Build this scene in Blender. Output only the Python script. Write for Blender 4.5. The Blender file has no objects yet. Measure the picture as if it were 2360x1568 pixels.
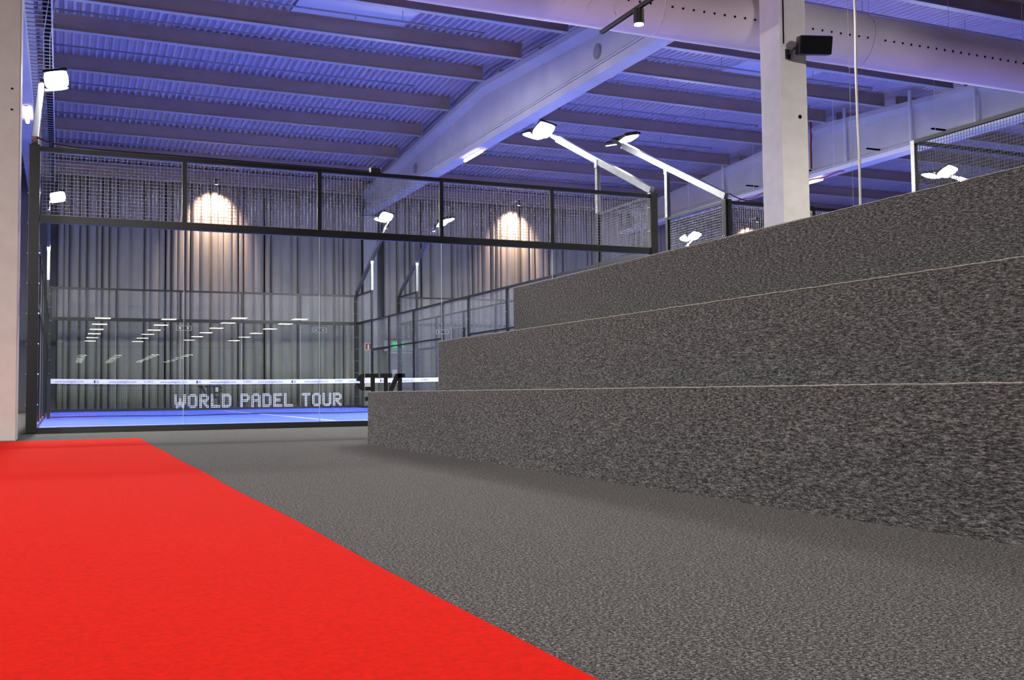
import bpy, math, random
from mathutils import Vector, Matrix
random.seed(7)
S = bpy.context.scene
COL = S.collection
R = math.radians

# ------------------------------------------------------------------ camera
cam_d = bpy.data.cameras.new('camera')
cam = bpy.data.objects.new('camera', cam_d)
COL.objects.link(cam)
cr = Vector((0.9152254, -0.40280526, -0.01050696))
cu = Vector((-0.0106145, -0.05016766, 0.9986844))
cf = Vector((0.40280244, 0.9139098, 0.0501903))
m = Matrix((cr, cu, -cf)).transposed().to_4x4()
m.translation = Vector((0.3584, -15.6062, 0.5151))
cam.matrix_world = m
cam_d.sensor_fit = 'HORIZONTAL'
cam_d.sensor_width = 36.0
cam_d.lens = 2363.27 / 2360 * 36.0
cam_d.clip_start = 0.05
cam_d.clip_end = 200
S.camera = cam

# ------------------------------------------------------------------ world, exposure
w = bpy.data.worlds.new('world')
S.world = w
w.use_nodes = True
w.node_tree.nodes['Background'].inputs[0].default_value = (0.60, 0.62, 0.75, 1)
w.node_tree.nodes['Background'].inputs[1].default_value = 0.05
S.view_settings.view_transform = 'Standard'
S.view_settings.look = 'None'
S.view_settings.gamma = 1.0
S.view_settings.use_curve_mapping = False
S.view_settings.exposure = 0.0

FLOOD = 530.0        # radiance of the court floodlight lenses
PANEL = 30.0         # radiance of the strip panels in the low hall behind
SPOT_W = 40.0        # warm curtain downlights
HALL_W = 9.0         # diffuser of the high-bays added as fill over the aisle
HALL_P = 45.0       # their power
WASH_P = 118.0       # unseen floods added on the bulkhead and left wall as fill
VIOLET_P = 700.0     # violet uplighters added out of sight to tint roof and duct

# ------------------------------------------------------------------ materials
def mat(name, col, rough=0.6, metal=0.0, spec=0.5, emit=None, est=0.0, noise=None, bump=None, alpha=None):
    M = bpy.data.materials.new(name)
    M.use_nodes = True
    nt = M.node_tree
    b = nt.nodes['Principled BSDF']
    b.inputs['Base Color'].default_value = (*col, 1)
    b.inputs['Roughness'].default_value = rough
    b.inputs['Metallic'].default_value = metal
    b.inputs['Specular IOR Level'].default_value = spec
    if emit:
        b.inputs['Emission Color'].default_value = (*emit, 1)
        b.inputs['Emission Strength'].default_value = est
    if noise:
        sc, amt = noise[0], noise[1]
        tc = nt.nodes.new('ShaderNodeTexCoord')
        mp = nt.nodes.new('ShaderNodeMapping')
        mp.inputs['Scale'].default_value = noise[2] if len(noise) > 2 else (1, 1, 1)
        n = nt.nodes.new('ShaderNodeTexNoise')
        n.inputs['Scale'].default_value = sc
        n.inputs['Detail'].default_value = 4
        r = nt.nodes.new('ShaderNodeValToRGB')
        r.color_ramp.elements[0].position = 0.3
        r.color_ramp.elements[1].position = 0.7
        r.color_ramp.elements[0].color = (*[c * (1 - amt) for c in col], 1)
        r.color_ramp.elements[1].color = (*[min(1, c * (1 + amt)) for c in col], 1)
        nt.links.new(tc.outputs['Object'], mp.inputs[0])
        nt.links.new(mp.outputs[0], n.inputs[0])
        nt.links.new(n.outputs[0], r.inputs[0])
        nt.links.new(r.outputs[0], b.inputs['Base Color'])
        if bump:
            bp = nt.nodes.new('ShaderNodeBump')
            bp.inputs['Strength'].default_value = bump
            bp.inputs['Distance'].default_value = 0.004
            nt.links.new(n.outputs[0], bp.inputs['Height'])
            nt.links.new(bp.outputs[0], b.inputs['Normal'])
    return M

def carpet(name, stops, scale, stretch, tint2=None):
    """heathered needle-felt: fine dark and pale fibres"""
    M = bpy.data.materials.new(name)
    M.use_nodes = True
    nt = M.node_tree
    b = nt.nodes['Principled BSDF']
    b.inputs['Roughness'].default_value = 0.95
    b.inputs['Specular IOR Level'].default_value = 0.1
    tc = nt.nodes.new('ShaderNodeTexCoord')
    mp = nt.nodes.new('ShaderNodeMapping')
    mp.inputs['Scale'].default_value = stretch
    n = nt.nodes.new('ShaderNodeTexNoise')
    n.inputs['Scale'].default_value = scale
    n.inputs['Detail'].default_value = 3
    n.inputs['Roughness'].default_value = 0.65
    n2 = nt.nodes.new('ShaderNodeTexNoise')
    n2.inputs['Scale'].default_value = scale * 2.6
    n2.inputs['Detail'].default_value = 2
    mxn = nt.nodes.new('ShaderNodeMix')
    mxn.data_type = 'FLOAT'
    mxn.inputs[0].default_value = 0.42
    nt.links.new(mp.outputs[0], n2.inputs[0])
    nt.links.new(n.outputs[0], mxn.inputs[2])
    nt.links.new(n2.outputs[0], mxn.inputs[3])
    r = nt.nodes.new('ShaderNodeValToRGB')
    e = r.color_ramp.elements
    e[0].position, e[1].position = stops[0][0], stops[-1][0]
    e[0].color, e[1].color = (*stops[0][1], 1), (*stops[-1][1], 1)
    for p, c in stops[1:-1]:
        k = e.new(p)
        k.color = (*c, 1)
    nt.links.new(tc.outputs['Object'], mp.inputs[0])
    nt.links.new(mp.outputs[0], n.inputs[0])
    nt.links.new(mxn.outputs[0], r.inputs[0])
    nt.links.new(r.outputs[0], b.inputs['Base Color'])
    bp = nt.nodes.new('ShaderNodeBump')
    bp.inputs['Strength'].default_value = 0.25
    bp.inputs['Distance'].default_value = 0.003
    nt.links.new(n.outputs[0], bp.inputs['Height'])
    nt.links.new(bp.outputs[0], b.inputs['Normal'])
    return M

def glass_mat():
    M = bpy.data.materials.new('tempered_glass')
    M.use_nodes = True
    nt = M.node_tree
    nt.nodes.remove(nt.nodes['Principled BSDF'])
    out = nt.nodes['Material Output']
    tr = nt.nodes.new('ShaderNodeBsdfTransparent')
    tr.inputs[0].default_value = (0.955, 0.985, 0.97, 1)
    gl = nt.nodes.new('ShaderNodeBsdfGlossy')
    gl.inputs['Roughness'].default_value = 0.0
    fr = nt.nodes.new('ShaderNodeFresnel')
    geo = nt.nodes.new('ShaderNodeNewGeometry')
    io = nt.nodes.new('ShaderNodeMix')
    io.data_type = 'FLOAT'
    io.inputs[2].default_value = 1.45
    io.inputs[3].default_value = 1 / 1.45
    nt.links.new(geo.outputs['Backfacing'], io.inputs[0])
    nt.links.new(io.outputs[0], fr.inputs[0])
    mx = nt.nodes.new('ShaderNodeMixShader')
    nt.links.new(fr.outputs[0], mx.inputs[0])
    nt.links.new(tr.outputs[0], mx.inputs[1])
    nt.links.new(gl.outputs[0], mx.inputs[2])
    nt.links.new(mx.outputs[0], out.inputs[0])
    return M

MT = {
    'floor': carpet('floor_carpet', [(0.385, (0.011, 0.011, 0.011)), (0.47, (0.066, 0.064, 0.062)), (0.54, (0.155, 0.149, 0.143)), (0.64, (0.45, 0.435, 0.42))], 120, (1, 1, 1)),
    'tier': carpet('tier_carpet', [(0.37, (0.014, 0.014, 0.016)), (0.475, (0.080, 0.080, 0.081)), (0.55, (0.165, 0.163, 0.163)), (0.67, (0.42, 0.415, 0.41))], 135, (1.0, 0.24, 1.25)),
    'trim': mat('frayed_edge', (0.46, 0.43, 0.39), 0.9, noise=(60, 0.4)),
    'red': mat('red_carpet', (0.80, 0.014, 0.006), 0.95, spec=0.05, noise=(70, 0.10), bump=0.3),
    'turf': mat('blue_turf', (0.062, 0.112, 0.80), 0.85, spec=0.2, noise=(35, 0.12), bump=0.2),
    'line': mat('white_line', (0.75, 0.75, 0.75), 0.8),
    'column': mat('painted_column', (0.62, 0.59, 0.56), 0.75, noise=(5, 0.05)),
    'concrete': mat('white_concrete', (0.60, 0.60, 0.62), 0.8, noise=(1.2, 0.07)),
    'deck': mat('roof_deck', (0.60, 0.53, 0.58), 0.5, spec=0.4, noise=(3, 0.06)),
    'joist': mat('joist_steel_shaded', (0.34, 0.265, 0.24), 0.6, noise=(2, 0.06)),  # darkened and warmed: dim side faces put into the colour
    'flange_lit': mat('joist_flange_lit', (0.52, 0.50, 0.50), 0.5),  # lighter than the joist: light caught by the underside, put into the colour
    'cream': mat('beam_grey', (0.42, 0.36, 0.34), 0.6),
    'panel': mat('roof_panel_white', (0.7, 0.7, 0.72), 0.5),
    'pipe': mat('pipe_grey', (0.30, 0.29, 0.32), 0.5),
    'white': mat('white_metal', (0.72, 0.72, 0.74), 0.5),
    'black': mat('black_steel', (0.018, 0.018, 0.019), 0.38, spec=0.5),
    'frame': mat('dark_frame', (0.022, 0.022, 0.024), 0.34, 0.4),
    'galv': mat('galvanised_steel', (0.34, 0.35, 0.36), 0.33, 0.9, noise=(8, 0.12)),
    'wire': mat('galvanised_wire', (0.30, 0.30, 0.31), 0.38, 0.5),
    'dwire': mat('dark_wire', (0.10, 0.10, 0.10), 0.5, 0.3),
    'bolt': mat('zinc_bolt', (0.7, 0.7, 0.7), 0.3, 0.8),
    'glass': glass_mat(),
    'seam': mat('pane_edge', (0.70, 0.75, 0.76), 0.3),
    'clip': mat('clear_plate', (0.62, 0.66, 0.66), 0.25),
    'rubber': mat('black_vinyl', (0.006, 0.006, 0.006), 0.6),
    'cord': mat('net_cord', (0.012, 0.013, 0.014), 0.8),
    'tape': mat('white_tape', (0.62, 0.62, 0.66), 0.7),
    'ink': mat('blue_ink', (0.10, 0.11, 0.28), 0.7),
    'dink': mat('dark_ink', (0.02, 0.02, 0.06), 0.7),
    'wcord': mat('white_cord', (0.80, 0.84, 0.86), 0.7),
    'curtain': mat('grey_curtain', (0.31, 0.295, 0.275), 0.9, spec=0.1, noise=(3, 0.10, (1, 1, 0.15))),
    'wall': mat('grey_wall', (0.17, 0.17, 0.18), 0.85, noise=(1.0, 0.06)),
    'lwall': mat('light_wall', (0.42, 0.42, 0.42), 0.85, noise=(1.0, 0.06)),
    'door': mat('door_grey', (0.20, 0.21, 0.23), 0.5),
    'duct': mat('fabric_duct', (0.58, 0.55, 0.55), 0.75, noise=(1.5, 0.04)),
    'dark': mat('nozzle_dark', (0.008, 0.008, 0.010), 0.9, spec=0.05),
    'red_sign': mat('red_sign', (0.55, 0.015, 0.02), 0.5),
    'rpipe': mat('red_pipe', (0.32, 0.02, 0.02), 0.5),
    'green': mat('green_sign', (0.0, 0.42, 0.10), 0.5, emit=(0.0, 0.75, 0.2), est=0.9),
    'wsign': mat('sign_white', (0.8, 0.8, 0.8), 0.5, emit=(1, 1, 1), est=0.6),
    'lens': mat('floodlight_lens', (0.9, 0.9, 0.9), 0.3, emit=(1.0, 0.975, 0.90), est=FLOOD),
    'lens2': mat('floodlight_lens_bright', (0.9, 0.9, 0.9), 0.3, emit=(1.0, 0.975, 0.90), est=FLOOD * 3.0),
    'tube': mat('tube_diffuser', (0.9, 0.9, 0.9), 0.4, emit=(1.0, 0.80, 0.80), est=9.0),
    'led': mat('led_panel', (0.9, 0.9, 0.9), 0.4, emit=(1.0, 0.93, 0.80), est=PANEL),
    'bulb': mat('spot_lens', (0.9, 0.9, 0.9), 0.4, emit=(1.0, 0.94, 0.86), est=14.0),
    'vio': mat('added_uplighter_lens', (0.5, 0.4, 0.9), 0.4, emit=(0.52, 0.36, 1.0), est=12.0),
    'fill_diffuser': mat('added_lamp_diffuser', (0.9, 0.9, 0.9), 0.4, emit=(1.0, 0.95, 0.90), est=HALL_W),
}

# ------------------------------------------------------------------ mesh helpers
class MB:
    def __init__(s):
        s.v = []; s.f = []
    def add(s, vs, fs):
        o = len(s.v)
        s.v += [tuple(p) for p in vs]
        s.f += [tuple(i + o for i in f) for f in fs]
        return s
    def box(s, x0, y0, z0, x1, y1, z1):
        vs = [(x0, y0, z0), (x1, y0, z0), (x1, y1, z0), (x0, y1, z0), (x0, y0, z1), (x1, y0, z1), (x1, y1, z1), (x0, y1, z1)]
        return s.add(vs, [(0, 3, 2, 1), (4, 5, 6, 7), (0, 1, 5, 4), (1, 2, 6, 5), (2, 3, 7, 6), (3, 0, 4, 7)])
    def bar(s, a, b, w, h, up=(0, 0, 1)):
        a = Vector(a); b = Vector(b); d = (b - a).normalized()
        up = Vector(up)
        if abs(d.dot(up)) > 0.98: up = Vector((0, 1, 0))
        x = d.cross(up).normalized() * (w / 2); y = x.cross(d).normalized() * (h / 2)
        vs = [a - x - y, a + x - y, a + x + y, a - x + y, b - x - y, b + x - y, b + x + y, b - x + y]
        return s.add(vs, [(0, 1, 2, 3), (4, 7, 6, 5), (0, 4, 5, 1), (1, 5, 6, 2), (2, 6, 7, 3), (3, 7, 4, 0)])
    def tube(s, pts, r, n=8):
        pts = [Vector(p) for p in pts]
        rings = []
        for i, p in enumerate(pts):
            d = (pts[min(i + 1, len(pts) - 1)] - pts[max(i - 1, 0)]).normalized()
            up = Vector((0, 0, 1)) if abs(d.z) < 0.9 else Vector((0, 1, 0))
            x = d.cross(up).normalized(); y = x.cross(d)
            rr = r[i] if isinstance(r, (list, tuple)) else r
            rings.append([p + (x * math.cos(2 * math.pi * k / n) + y * math.sin(2 * math.pi * k / n)) * rr for k in range(n)])
        vs = [q for g in rings for q in g]
        fs = []
        for i in range(len(pts) - 1):
            for k in range(n):
                a = i * n + k; b = i * n + (k + 1) % n
                fs.append((a, b, b + n, a + n))
        fs.append(tuple(range(n - 1, -1, -1)))
        fs.append(tuple(range((len(pts) - 1) * n, len(pts) * n)))
        return s.add(vs, fs)
    def prism(s, poly, y0, y1, ax='y'):
        """poly: 2-D outline extruded along an axis; ax y -> (x,z) outline, x -> (y,z), z -> (x,y)"""
        n = len(poly)
        def P(p, t):
            return (p[0], t, p[1]) if ax == 'y' else ((t, p[0], p[1]) if ax == 'x' else (p[0], p[1], t))
        vs = [P(p, y0) for p in poly] + [P(p, y1) for p in poly]
        fs = [tuple(range(n)), tuple(range(2 * n - 1, n - 1, -1))]
        for i in range(n):
            j = (i + 1) % n
            fs.append((i, i + n, j + n, j))
        return s.add(vs, fs)
    def build(s, name, m, parent=None, smooth=False, bevel=0, origin=None):
        me = bpy.data.meshes.new(name)
        vs = s.v
        if origin is None and parent is None and vs:
            xs = [v[0] for v in vs]; ys = [v[1] for v in vs]; zs = [v[2] for v in vs]
            origin = ((min(xs) + max(xs)) / 2, (min(ys) + max(ys)) / 2, min(zs))
        if parent is not None:
            pl = Vector((0, 0, 0)); q = parent
            while q is not None:
                pl += q.location; q = q.parent
            vs = [(v[0] - pl.x, v[1] - pl.y, v[2] - pl.z) for v in vs]
        elif origin:
            vs = [(v[0] - origin[0], v[1] - origin[1], v[2] - origin[2]) for v in vs]
        me.from_pydata(vs, [], s.f)
        import bmesh
        bm = bmesh.new(); bm.from_mesh(me)
        bmesh.ops.recalc_face_normals(bm, faces=bm.faces)
        bm.to_mesh(me); bm.free()
        me.materials.append(m)
        if smooth:
            for p in me.polygons: p.use_smooth = True
        o = bpy.data.objects.new(name, me)
        COL.objects.link(o)
        if parent is not None: o.parent = parent
        elif origin: o.location = origin
        if bevel:
            md = o.modifiers.new('bevel', 'BEVEL')
            md.width = bevel; md.segments = 2; md.limit_method = 'ANGLE'
        return o

def tag(o, label=None, cat=None, group=None, kind=None):
    if label: o['label'] = label
    if cat: o['category'] = cat
    if group: o['group'] = group
    if kind: o['kind'] = kind
    return o

def empty(name, loc, label, cat, group=None):
    o = bpy.data.objects.new(name, None)
    o.location = loc
    COL.objects.link(o)
    o.empty_display_size = 0.2
    return tag(o, label, cat, group)

def kids(o):
    return [c for c in bpy.data.objects if c.parent is o]

def copy_tree(o, dloc=(0, 0, 0), skip=(), parent=None):
    c = o.copy(); COL.objects.link(c)
    c.parent = parent
    if parent is None: c.location = Vector(o.location) + Vector(dloc)
    for ch in kids(o):
        if ch.name.split('.')[0] in skip: continue
        copy_tree(ch, parent=c)
    return c

def grid(mb, o, u, v, lu, lv, du, dv, r):
    """welded wire grid: origin, unit vectors, lengths, pitches, half width"""
    o = Vector(o); u = Vector(u); v = Vector(v)
    nu = max(1, round(lu / du)); nv = max(1, round(lv / dv))
    nrm = u.cross(v)
    for i in range(nu + 1):
        a = o + u * (lu * i / nu) + nrm * r
        mb.bar(a, a + v * lv, 2 * r, 2 * r, up=nrm)
    for j in range(nv + 1):
        a = o + v * (lv * j / nv) - nrm * r
        mb.bar(a, a + u * lu, 2 * r, 2 * r, up=nrm)

def text(name, body, size, m, parent, loc, rot, align='CENTER', thick=0.0008):
    cu_ = bpy.data.curves.new(name, 'FONT')
    cu_.body = body; cu_.size = size; cu_.align_x = align; cu_.align_y = 'CENTER'
    cu_.extrude = thick; cu_.resolution_u = 2
    t = bpy.data.objects.new('tmp', cu_)
    COL.objects.link(t)
    dg = bpy.context.evaluated_depsgraph_get()
    me = bpy.data.meshes.new_from_object(t.evaluated_get(dg))
    bpy.data.objects.remove(t)
    me.name = name
    me.materials.clear(); me.materials.append(m)
    o = bpy.data.objects.new(name, me)
    COL.objects.link(o)
    o.parent = parent
    pl = Vector((0, 0, 0)); q = parent
    while q is not None:
        pl += q.location; q = q.parent
    o.location = Vector(loc) - pl
    o.rotation_euler = rot
    return o

# ------------------------------------------------------------------ building shell
XL, XR = -12.4, 35.2
YN, YF = -52.0, 23.1
def zb(y):                                   # underside of the roof joists: ridges at 10.4 and -14.7, valley at -2.15
    t = abs(y - 10.4) if y > -2.15 else abs(y + 14.7)
    return 9.08 - 0.066 * t

tag(MB().box(XL, YN, -0.2, XR, YF + 0.2, 0.0).build('floor', MT['floor']), kind='structure')
tag(MB().box(XL, YF, 0, XR, YF + 0.2, 9.9).build('wall_back', MT['wall']), kind='structure')
tag(MB().box(XL - 0.2, YN, 0, XL, YF + 0.2, 9.9).build('wall_left', MT['wall']), kind='structure')
tag(MB().box(XR, YN, 0, XR + 0.2, YF + 0.2, 9.9).build('wall_right', MT['wall']), kind='structure')
tag(MB().box(XL, YN - 0.2, 0, XR, YN, 9.9).build('wall_front', MT['wall']), kind='structure')
# bulkhead above the low hall behind the camera and its flat ceiling
tag(MB().box(XL, -26.2, 3.62, XR, -26.0, 9.9).build('wall_bulkhead', MT['lwall']), kind='structure')
tag(MB().box(XL, YN, 3.62, XR, -26.2, 3.75).build('ceiling_low_hall', MT['wall']), kind='structure')

# corrugated roof deck
def deck():
    mb = MB()
    pitch, dep = 0.185, 0.085
    xs = []
    x = XL
    while x < XR:
        xs += [(x, 0), (x + 0.055, 0), (x + 0.082, dep), (x + 0.158, dep)]
        x += pitch
    ys = [-26.1, -14.7, -2.15, 10.4, YF]
    base = 0.395
    vs = [(px, y, zb(y + (0.0001 if y == -2.15 else 0)) + base + pz) for y in ys for px, pz in xs]
    n = len(xs); fs = []
    for j in range(len(ys) - 1):
        for i in range(n - 1):
            fs.append((j * n + i, j * n + i + 1, (j + 1) * n + i + 1, (j + 1) * n + i))
    mb.add(vs, fs)
    return mb
dk = tag(deck().build('ceiling', MT['deck'], origin=(0, 0, 0)), kind='structure')
sol = dk.modifiers.new('thick', 'SOLIDIFY'); sol.thickness = 0.01; sol.offset = 1

# joists
GX = [-0.5, 11.2, 23.1, 35.0]
bays = [('left', XL + 0.02, -0.75), ('middle', -0.25, 10.95), ('right', 11.45, 22.85), ('far right', 23.35, XR - 0.02)]
JY = [22.55, 20.62, 18.0, 15.4, 12.82, 10.2, 7.62, 5.05, 2.5, -0.1, -2.15, -4.9, -7.6]
ORD = ['first', 'second', 'third', 'fourth', 'fifth', 'sixth', 'seventh', 'eighth', 'ninth', 'tenth', 'eleventh', 'twelfth', 'thirteenth']
for bn, xa, xb in bays:
    for k, y in enumerate(JY):
        z = zb(y)
        if bn == 'left' and y < 5: continue
        mb = MB()
        mb.box(xa, y - 0.012, z + 0.01, xb, y + 0.012, z + 0.37)
        mb.box(xa, y - 0.075, z + 0.37, xb, y + 0.075, z + 0.384)
        o = mb.build('roof_joist', MT['joist'])
        MB().box(xa, y - 0.075, z, xb, y + 0.075, z + 0.014).build('bottom_flange', MT['flange_lit'], o)
        tag(o, 'grey steel roof joist in the %s bay, %s from the curtained back wall' % (bn, ORD[k]), 'joist', 'roof joists')
        if bn != 'left':
            for xe in (xa + 0.04, xb - 0.04):
                MB().box(xe - 0.02, y - 0.06, z + 0.014, xe + 0.02, y + 0.06, z + 0.37).build('end_plate', MT['pipe'], o)

# precast girders: I section, rising to the ridge
def girder(cx, lab):
    prof = lambda zt: [(-0.19, 7.4), (0.19, 7.4), (0.19, 7.58), (0.08, 7.74), (0.08, zt - 0.30), (0.25, zt - 0.14), (0.25, zt),
                       (-0.25, zt), (-0.25, zt - 0.14), (-0.08, zt - 0.30), (-0.08, 7.74), (-0.19, 7.58)]
    for k, (ys, nm) in enumerate([((-2.1, 10.4, 22.7), 'over the courts'), ((-26.0, -14.7, -2.2), 'over the aisle')]):
        mb = MB(); vs = []
        zt = [zb(ys[0] + (1e-4 if ys[0] > -2.15 else 0)), zb(ys[1]), zb(ys[2])]
        for y, z in zip(ys, zt):
            vs += [(cx + px, y, pz) for px, pz in prof(z - 0.002)]
        n = 12; fs = [tuple(range(n)), tuple(range(3 * n - 1, 2 * n - 1, -1))]
        for j in range(2):
            for i in range(n):
                q = (i + 1) % n
                fs.append((j * n + i, (j + 1) * n + i, (j + 1) * n + q, j * n + q))
        mb.add(vs, fs)
        o = mb.build('roof_girder', MT['concrete'])
        tag(o, 'pale concrete roof girder %s, %s' % (nm, lab), 'girder')
        if k == 0: g0 = o
    return g0
g_l = girder(-0.5, 'leftmost, above the left column')
g_m = girder(11.2, 'running down to the right column')
g_r = girder(23.1, 'farthest right behind the bleachers')
for cx, g in ((11.2, g_m), (23.1, g_r)):
    cb = MB().tube([(cx - 0.2, -1.9, 7.62), (cx - 0.2, 6.9, 7.615), (cx - 0.2, 22.3, 7.62)], 0.013, 6)
    cb.build('conduit', MT['white'], g)
MB().tube([(11.11, 12.75, 8.72), (10.99, 12.75, 8.5), (11.01, 12.72, 7.62), (10.99, 12.3, 7.60)], 0.012, 6).build('cable_drop', MT['white'], g_m)
for yy in (3.96, 16.6):
    d = MB().tube([(11.125, yy, 7.98), (11.095, yy, 7.98)], 0.17, 24)
    d.tube([(11.10, yy, 7.98), (11.085, yy, 7.98)], 0.13, 24)
    d.build('round_cover', MT['pipe'], g_m, smooth=False)
# vertical pipes and lower tray on the right girder
for yy in (4.3, 6.6, 9.3, 12.4, 15.8):
    MB().tube([(22.84, yy, zb(yy) + 0.3), (22.84, yy, 7.6)], 0.05, 8).build('drop_pipe', MT['white'], g_r)
for yy in (5.4, 7.9, 11.0, 13.8):
    MB().box(22.4, yy - 0.03, 7.66, 22.9, yy + 0.03, 7.70).build('shelf_bracket', MT['dark'], g_r)
t = tag(MB().tube([(22.86, 10.9, zb(10.9) + 0.25), (22.86, 10.9, 8.7), (22.80, 10.85, 8.5), (22.80, 10.85, 7.7)], 0.03, 8).build('sprinkler_riser', MT['rpipe']),
        'thin red pipe running down the side of the right-hand girder', 'pipe')
t = tag(MB().tube([(22.14, 8.6 + i * 0.25, 7.12 + 0.03 * math.sin(i * 1.3)) for i in range(30)], 0.02, 6).build('alarm_cable', MT['rpipe']),
        'red cable looping under the right-hand girder beside the column', 'cable')
tb = MB(); tb.box(22.1, -0.5, 7.18, 22.5, 22.3, 7.20); tb.box(22.1, -0.5, 7.2, 22.12, 22.3, 7.30); tb.box(22.48, -0.5, 7.2, 22.5, 22.3, 7.30)
for yy in (1.0, 5.0, 9.0, 13.0, 17.0, 21.0): tb.bar((22.11, yy, 7.28), (22.11, yy, zb(yy) + 0.38), 0.012, 0.012)
tag(tb.build('cable_trough', MT['white']), 'long white metal cable trough below the right-hand girder', 'cable tray')

# columns
def column(cx, cy, z1, s, lab):
    o = MB().box(cx - s, cy - s, 0, cx + s, cy + s, z1).build('concrete_column', MT['column'], bevel=0.012)
    tag(o, lab, 'column')
    return o
cL = column(-0.37, -2.05, 7.395, 0.265, 'warm white square column at the left edge beside the red carpet')
cR = column(11.32, -2.05, 7.395, 0.265, 'warm white square column rising behind the bleachers, carrying a speaker')
tag(MB().box(11.03, 22.72, 0, 11.57, 23.08, 7.38).build('concrete_column', MT['lwall']), 'grey column on the back wall in the gap between curtains', 'column')
hb = MB().tube([(11.42, -2.315, 5.0 - 0.03), (11.42, -2.325, 5.0 - 0.03)], 0.033, 14)
hb.build('dark_hole', MT['dark'], cR)
for z in (3.9, 4.15): MB().tube([(-0.2, -2.315, z), (-0.2, -2.322, z)], 0.012, 8).build('screw_hole', MT['dark'], cL)
MB().tube([(11.12, -2.32, 7.3), (11.12, -2.325, 6.7), (11.12, -2.32, 6.15)], 0.012, 6).build('speaker_cable', MT['dark'], cR)

# speaker on the right column
sp = empty('wall_speaker', (11.20, -2.42, 6.0), 'black box speaker on a bracket near the top of the right column', 'speaker')
ax = Vector((0.93, -0.36, -0.02)).normalized(); up_ = Vector((0, -0.25, 0.97)); nn = ax.cross(up_).normalized(); up_ = nn.cross(ax).normalized() if nn.cross(ax).z > 0 else -nn.cross(ax).normalized()
c0 = Vector((11.47, -2.64, 6.06))
def rb(mb, c, ax, up, nn, a, b, d):
    vs = [c + ax * (sa * a) + up * (sb * b) + nn * (sd * d) for sa, sb, sd in ((-1, -1, -1), (1, -1, -1), (1, 1, -1), (-1, 1, -1), (-1, -1, 1), (1, -1, 1), (1, 1, 1), (-1, 1, 1))]
    return mb.add(vs, [(0, 3, 2, 1), (4, 5, 6, 7), (0, 1, 5, 4), (1, 2, 6, 5), (2, 3, 7, 6), (3, 0, 4, 7)])
rb(MB(), c0, ax, up_, nn, 0.27, 0.15, 0.12).build('speaker_body', MT['frame'], sp, bevel=0.03)
fn = nn if nn.y < 0 else -nn
rb(MB(), c0 + fn * 0.122, ax, up_, fn, 0.255, 0.135, 0.006).build('speaker_grille', MT['dark'], sp)
bk = MB(); bk.bar((11.2, -2.315, 5.98), c0 - ax * 0.27, 0.03, 0.03); bk.box(11.15, -2.335, 5.9, 11.25, -2.31, 6.06)
bk.build('mounting_bracket', MT['black'], sp)

# sprinkler pipes between the joists
k = 0
for bn, xa, xb, xe in (('middle', -0.1, 9.4, 10.1), ('right', 11.6, 21.2, 22.8)):
    for i in range(9):
        ya, yb = JY[i], JY[i + 1]
        y = (ya + yb) / 2 + (0.1 if i == 0 else 0)
        z = zb(y) + 0.13
        p = MB().tube([(xa, y, z), (xb, y, z)], 0.022, 8)
        o = p.build('sprinkler_pipe', MT['pipe'], smooth=True)
        tag(o, 'thin sprinkler pipe in the %s bay, %s gap from the back wall' % (bn, ORD[i]), 'pipe', 'sprinkler pipes')
        for hx in (xa + 1.5, xa + 4.5, xa + 7.5):
            MB().bar((hx, y, z), (hx, y, z + 0.27), 0.012, 0.012).build('hanger', MT['pipe'], o)
        for hx in (xa + 2.9, xa + 6.4, xb - 0.05):
            MB().tube([(hx, y, z), (hx, y, z - 0.07), (hx, y, z - 0.085)], [0.012, 0.012, 0.03], 8).build('sprinkler_head', MT['pipe'], o)

# flat white roof panels closing parts of the corrugation
for xa, xb, ya, yb, lab in ((5.1, 7.75, 5.2, 7.5, 'flat pale roof panel between joists at the top of the view'),
                            (16.9, 19.4, 5.2, 7.5, 'flat pale roof panel between joists just left of the right column'),
                            (2.8, 5.2, 10.4, 11.3, 'flat pale roof panel above the warm lit curtain'),
                            (13.0, 14.6, 12.9, 14.2, 'flat pale roof panel behind the twin floodlight arm')):
    za, zc = zb(ya) + 0.375, zb(yb) + 0.375
    o = MB().add([(xa, ya, za), (xb, ya, za), (xb, yb, zc), (xa, yb, zc), (xa, ya, za + 0.02), (xb, ya, za + 0.02), (xb, yb, zc + 0.02), (xa, yb, zc + 0.02)],
                 [(0, 3, 2, 1), (4, 5, 6, 7), (0, 1, 5, 4), (1, 2, 6, 5), (2, 3, 7, 6), (3, 0, 4, 7)]).build('roof_panel', MT['panel'])
    tag(o, lab, 'roof panel')

# tube lights under the girders
for cx, y0, zt, lab in ((11.22, 11.0, 7.40, 'pinkish tube light under the middle girder'), (22.29, 9.75, 7.178, 'pinkish tube light under the right-hand girder beside the column'),
                    (-0.45, 10.9, 7.40, 'pinkish tube light under the left girder beside the left column')):
    t = empty('tube_light', (cx, y0 + 0.65, zt - 0.08), lab, 'light', None)
    MB().box(cx - 0.04, y0, zt - 0.03, cx + 0.04, y0 + 1.35, zt).build('light_housing', MT['white'], t)
    MB().tube([(cx, y0 + 0.01, zt - 0.07), (cx, y0 + 1.34, zt - 0.07)], 0.045, 10).build('diffuser', MT['tube'], t, smooth=True)

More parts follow.
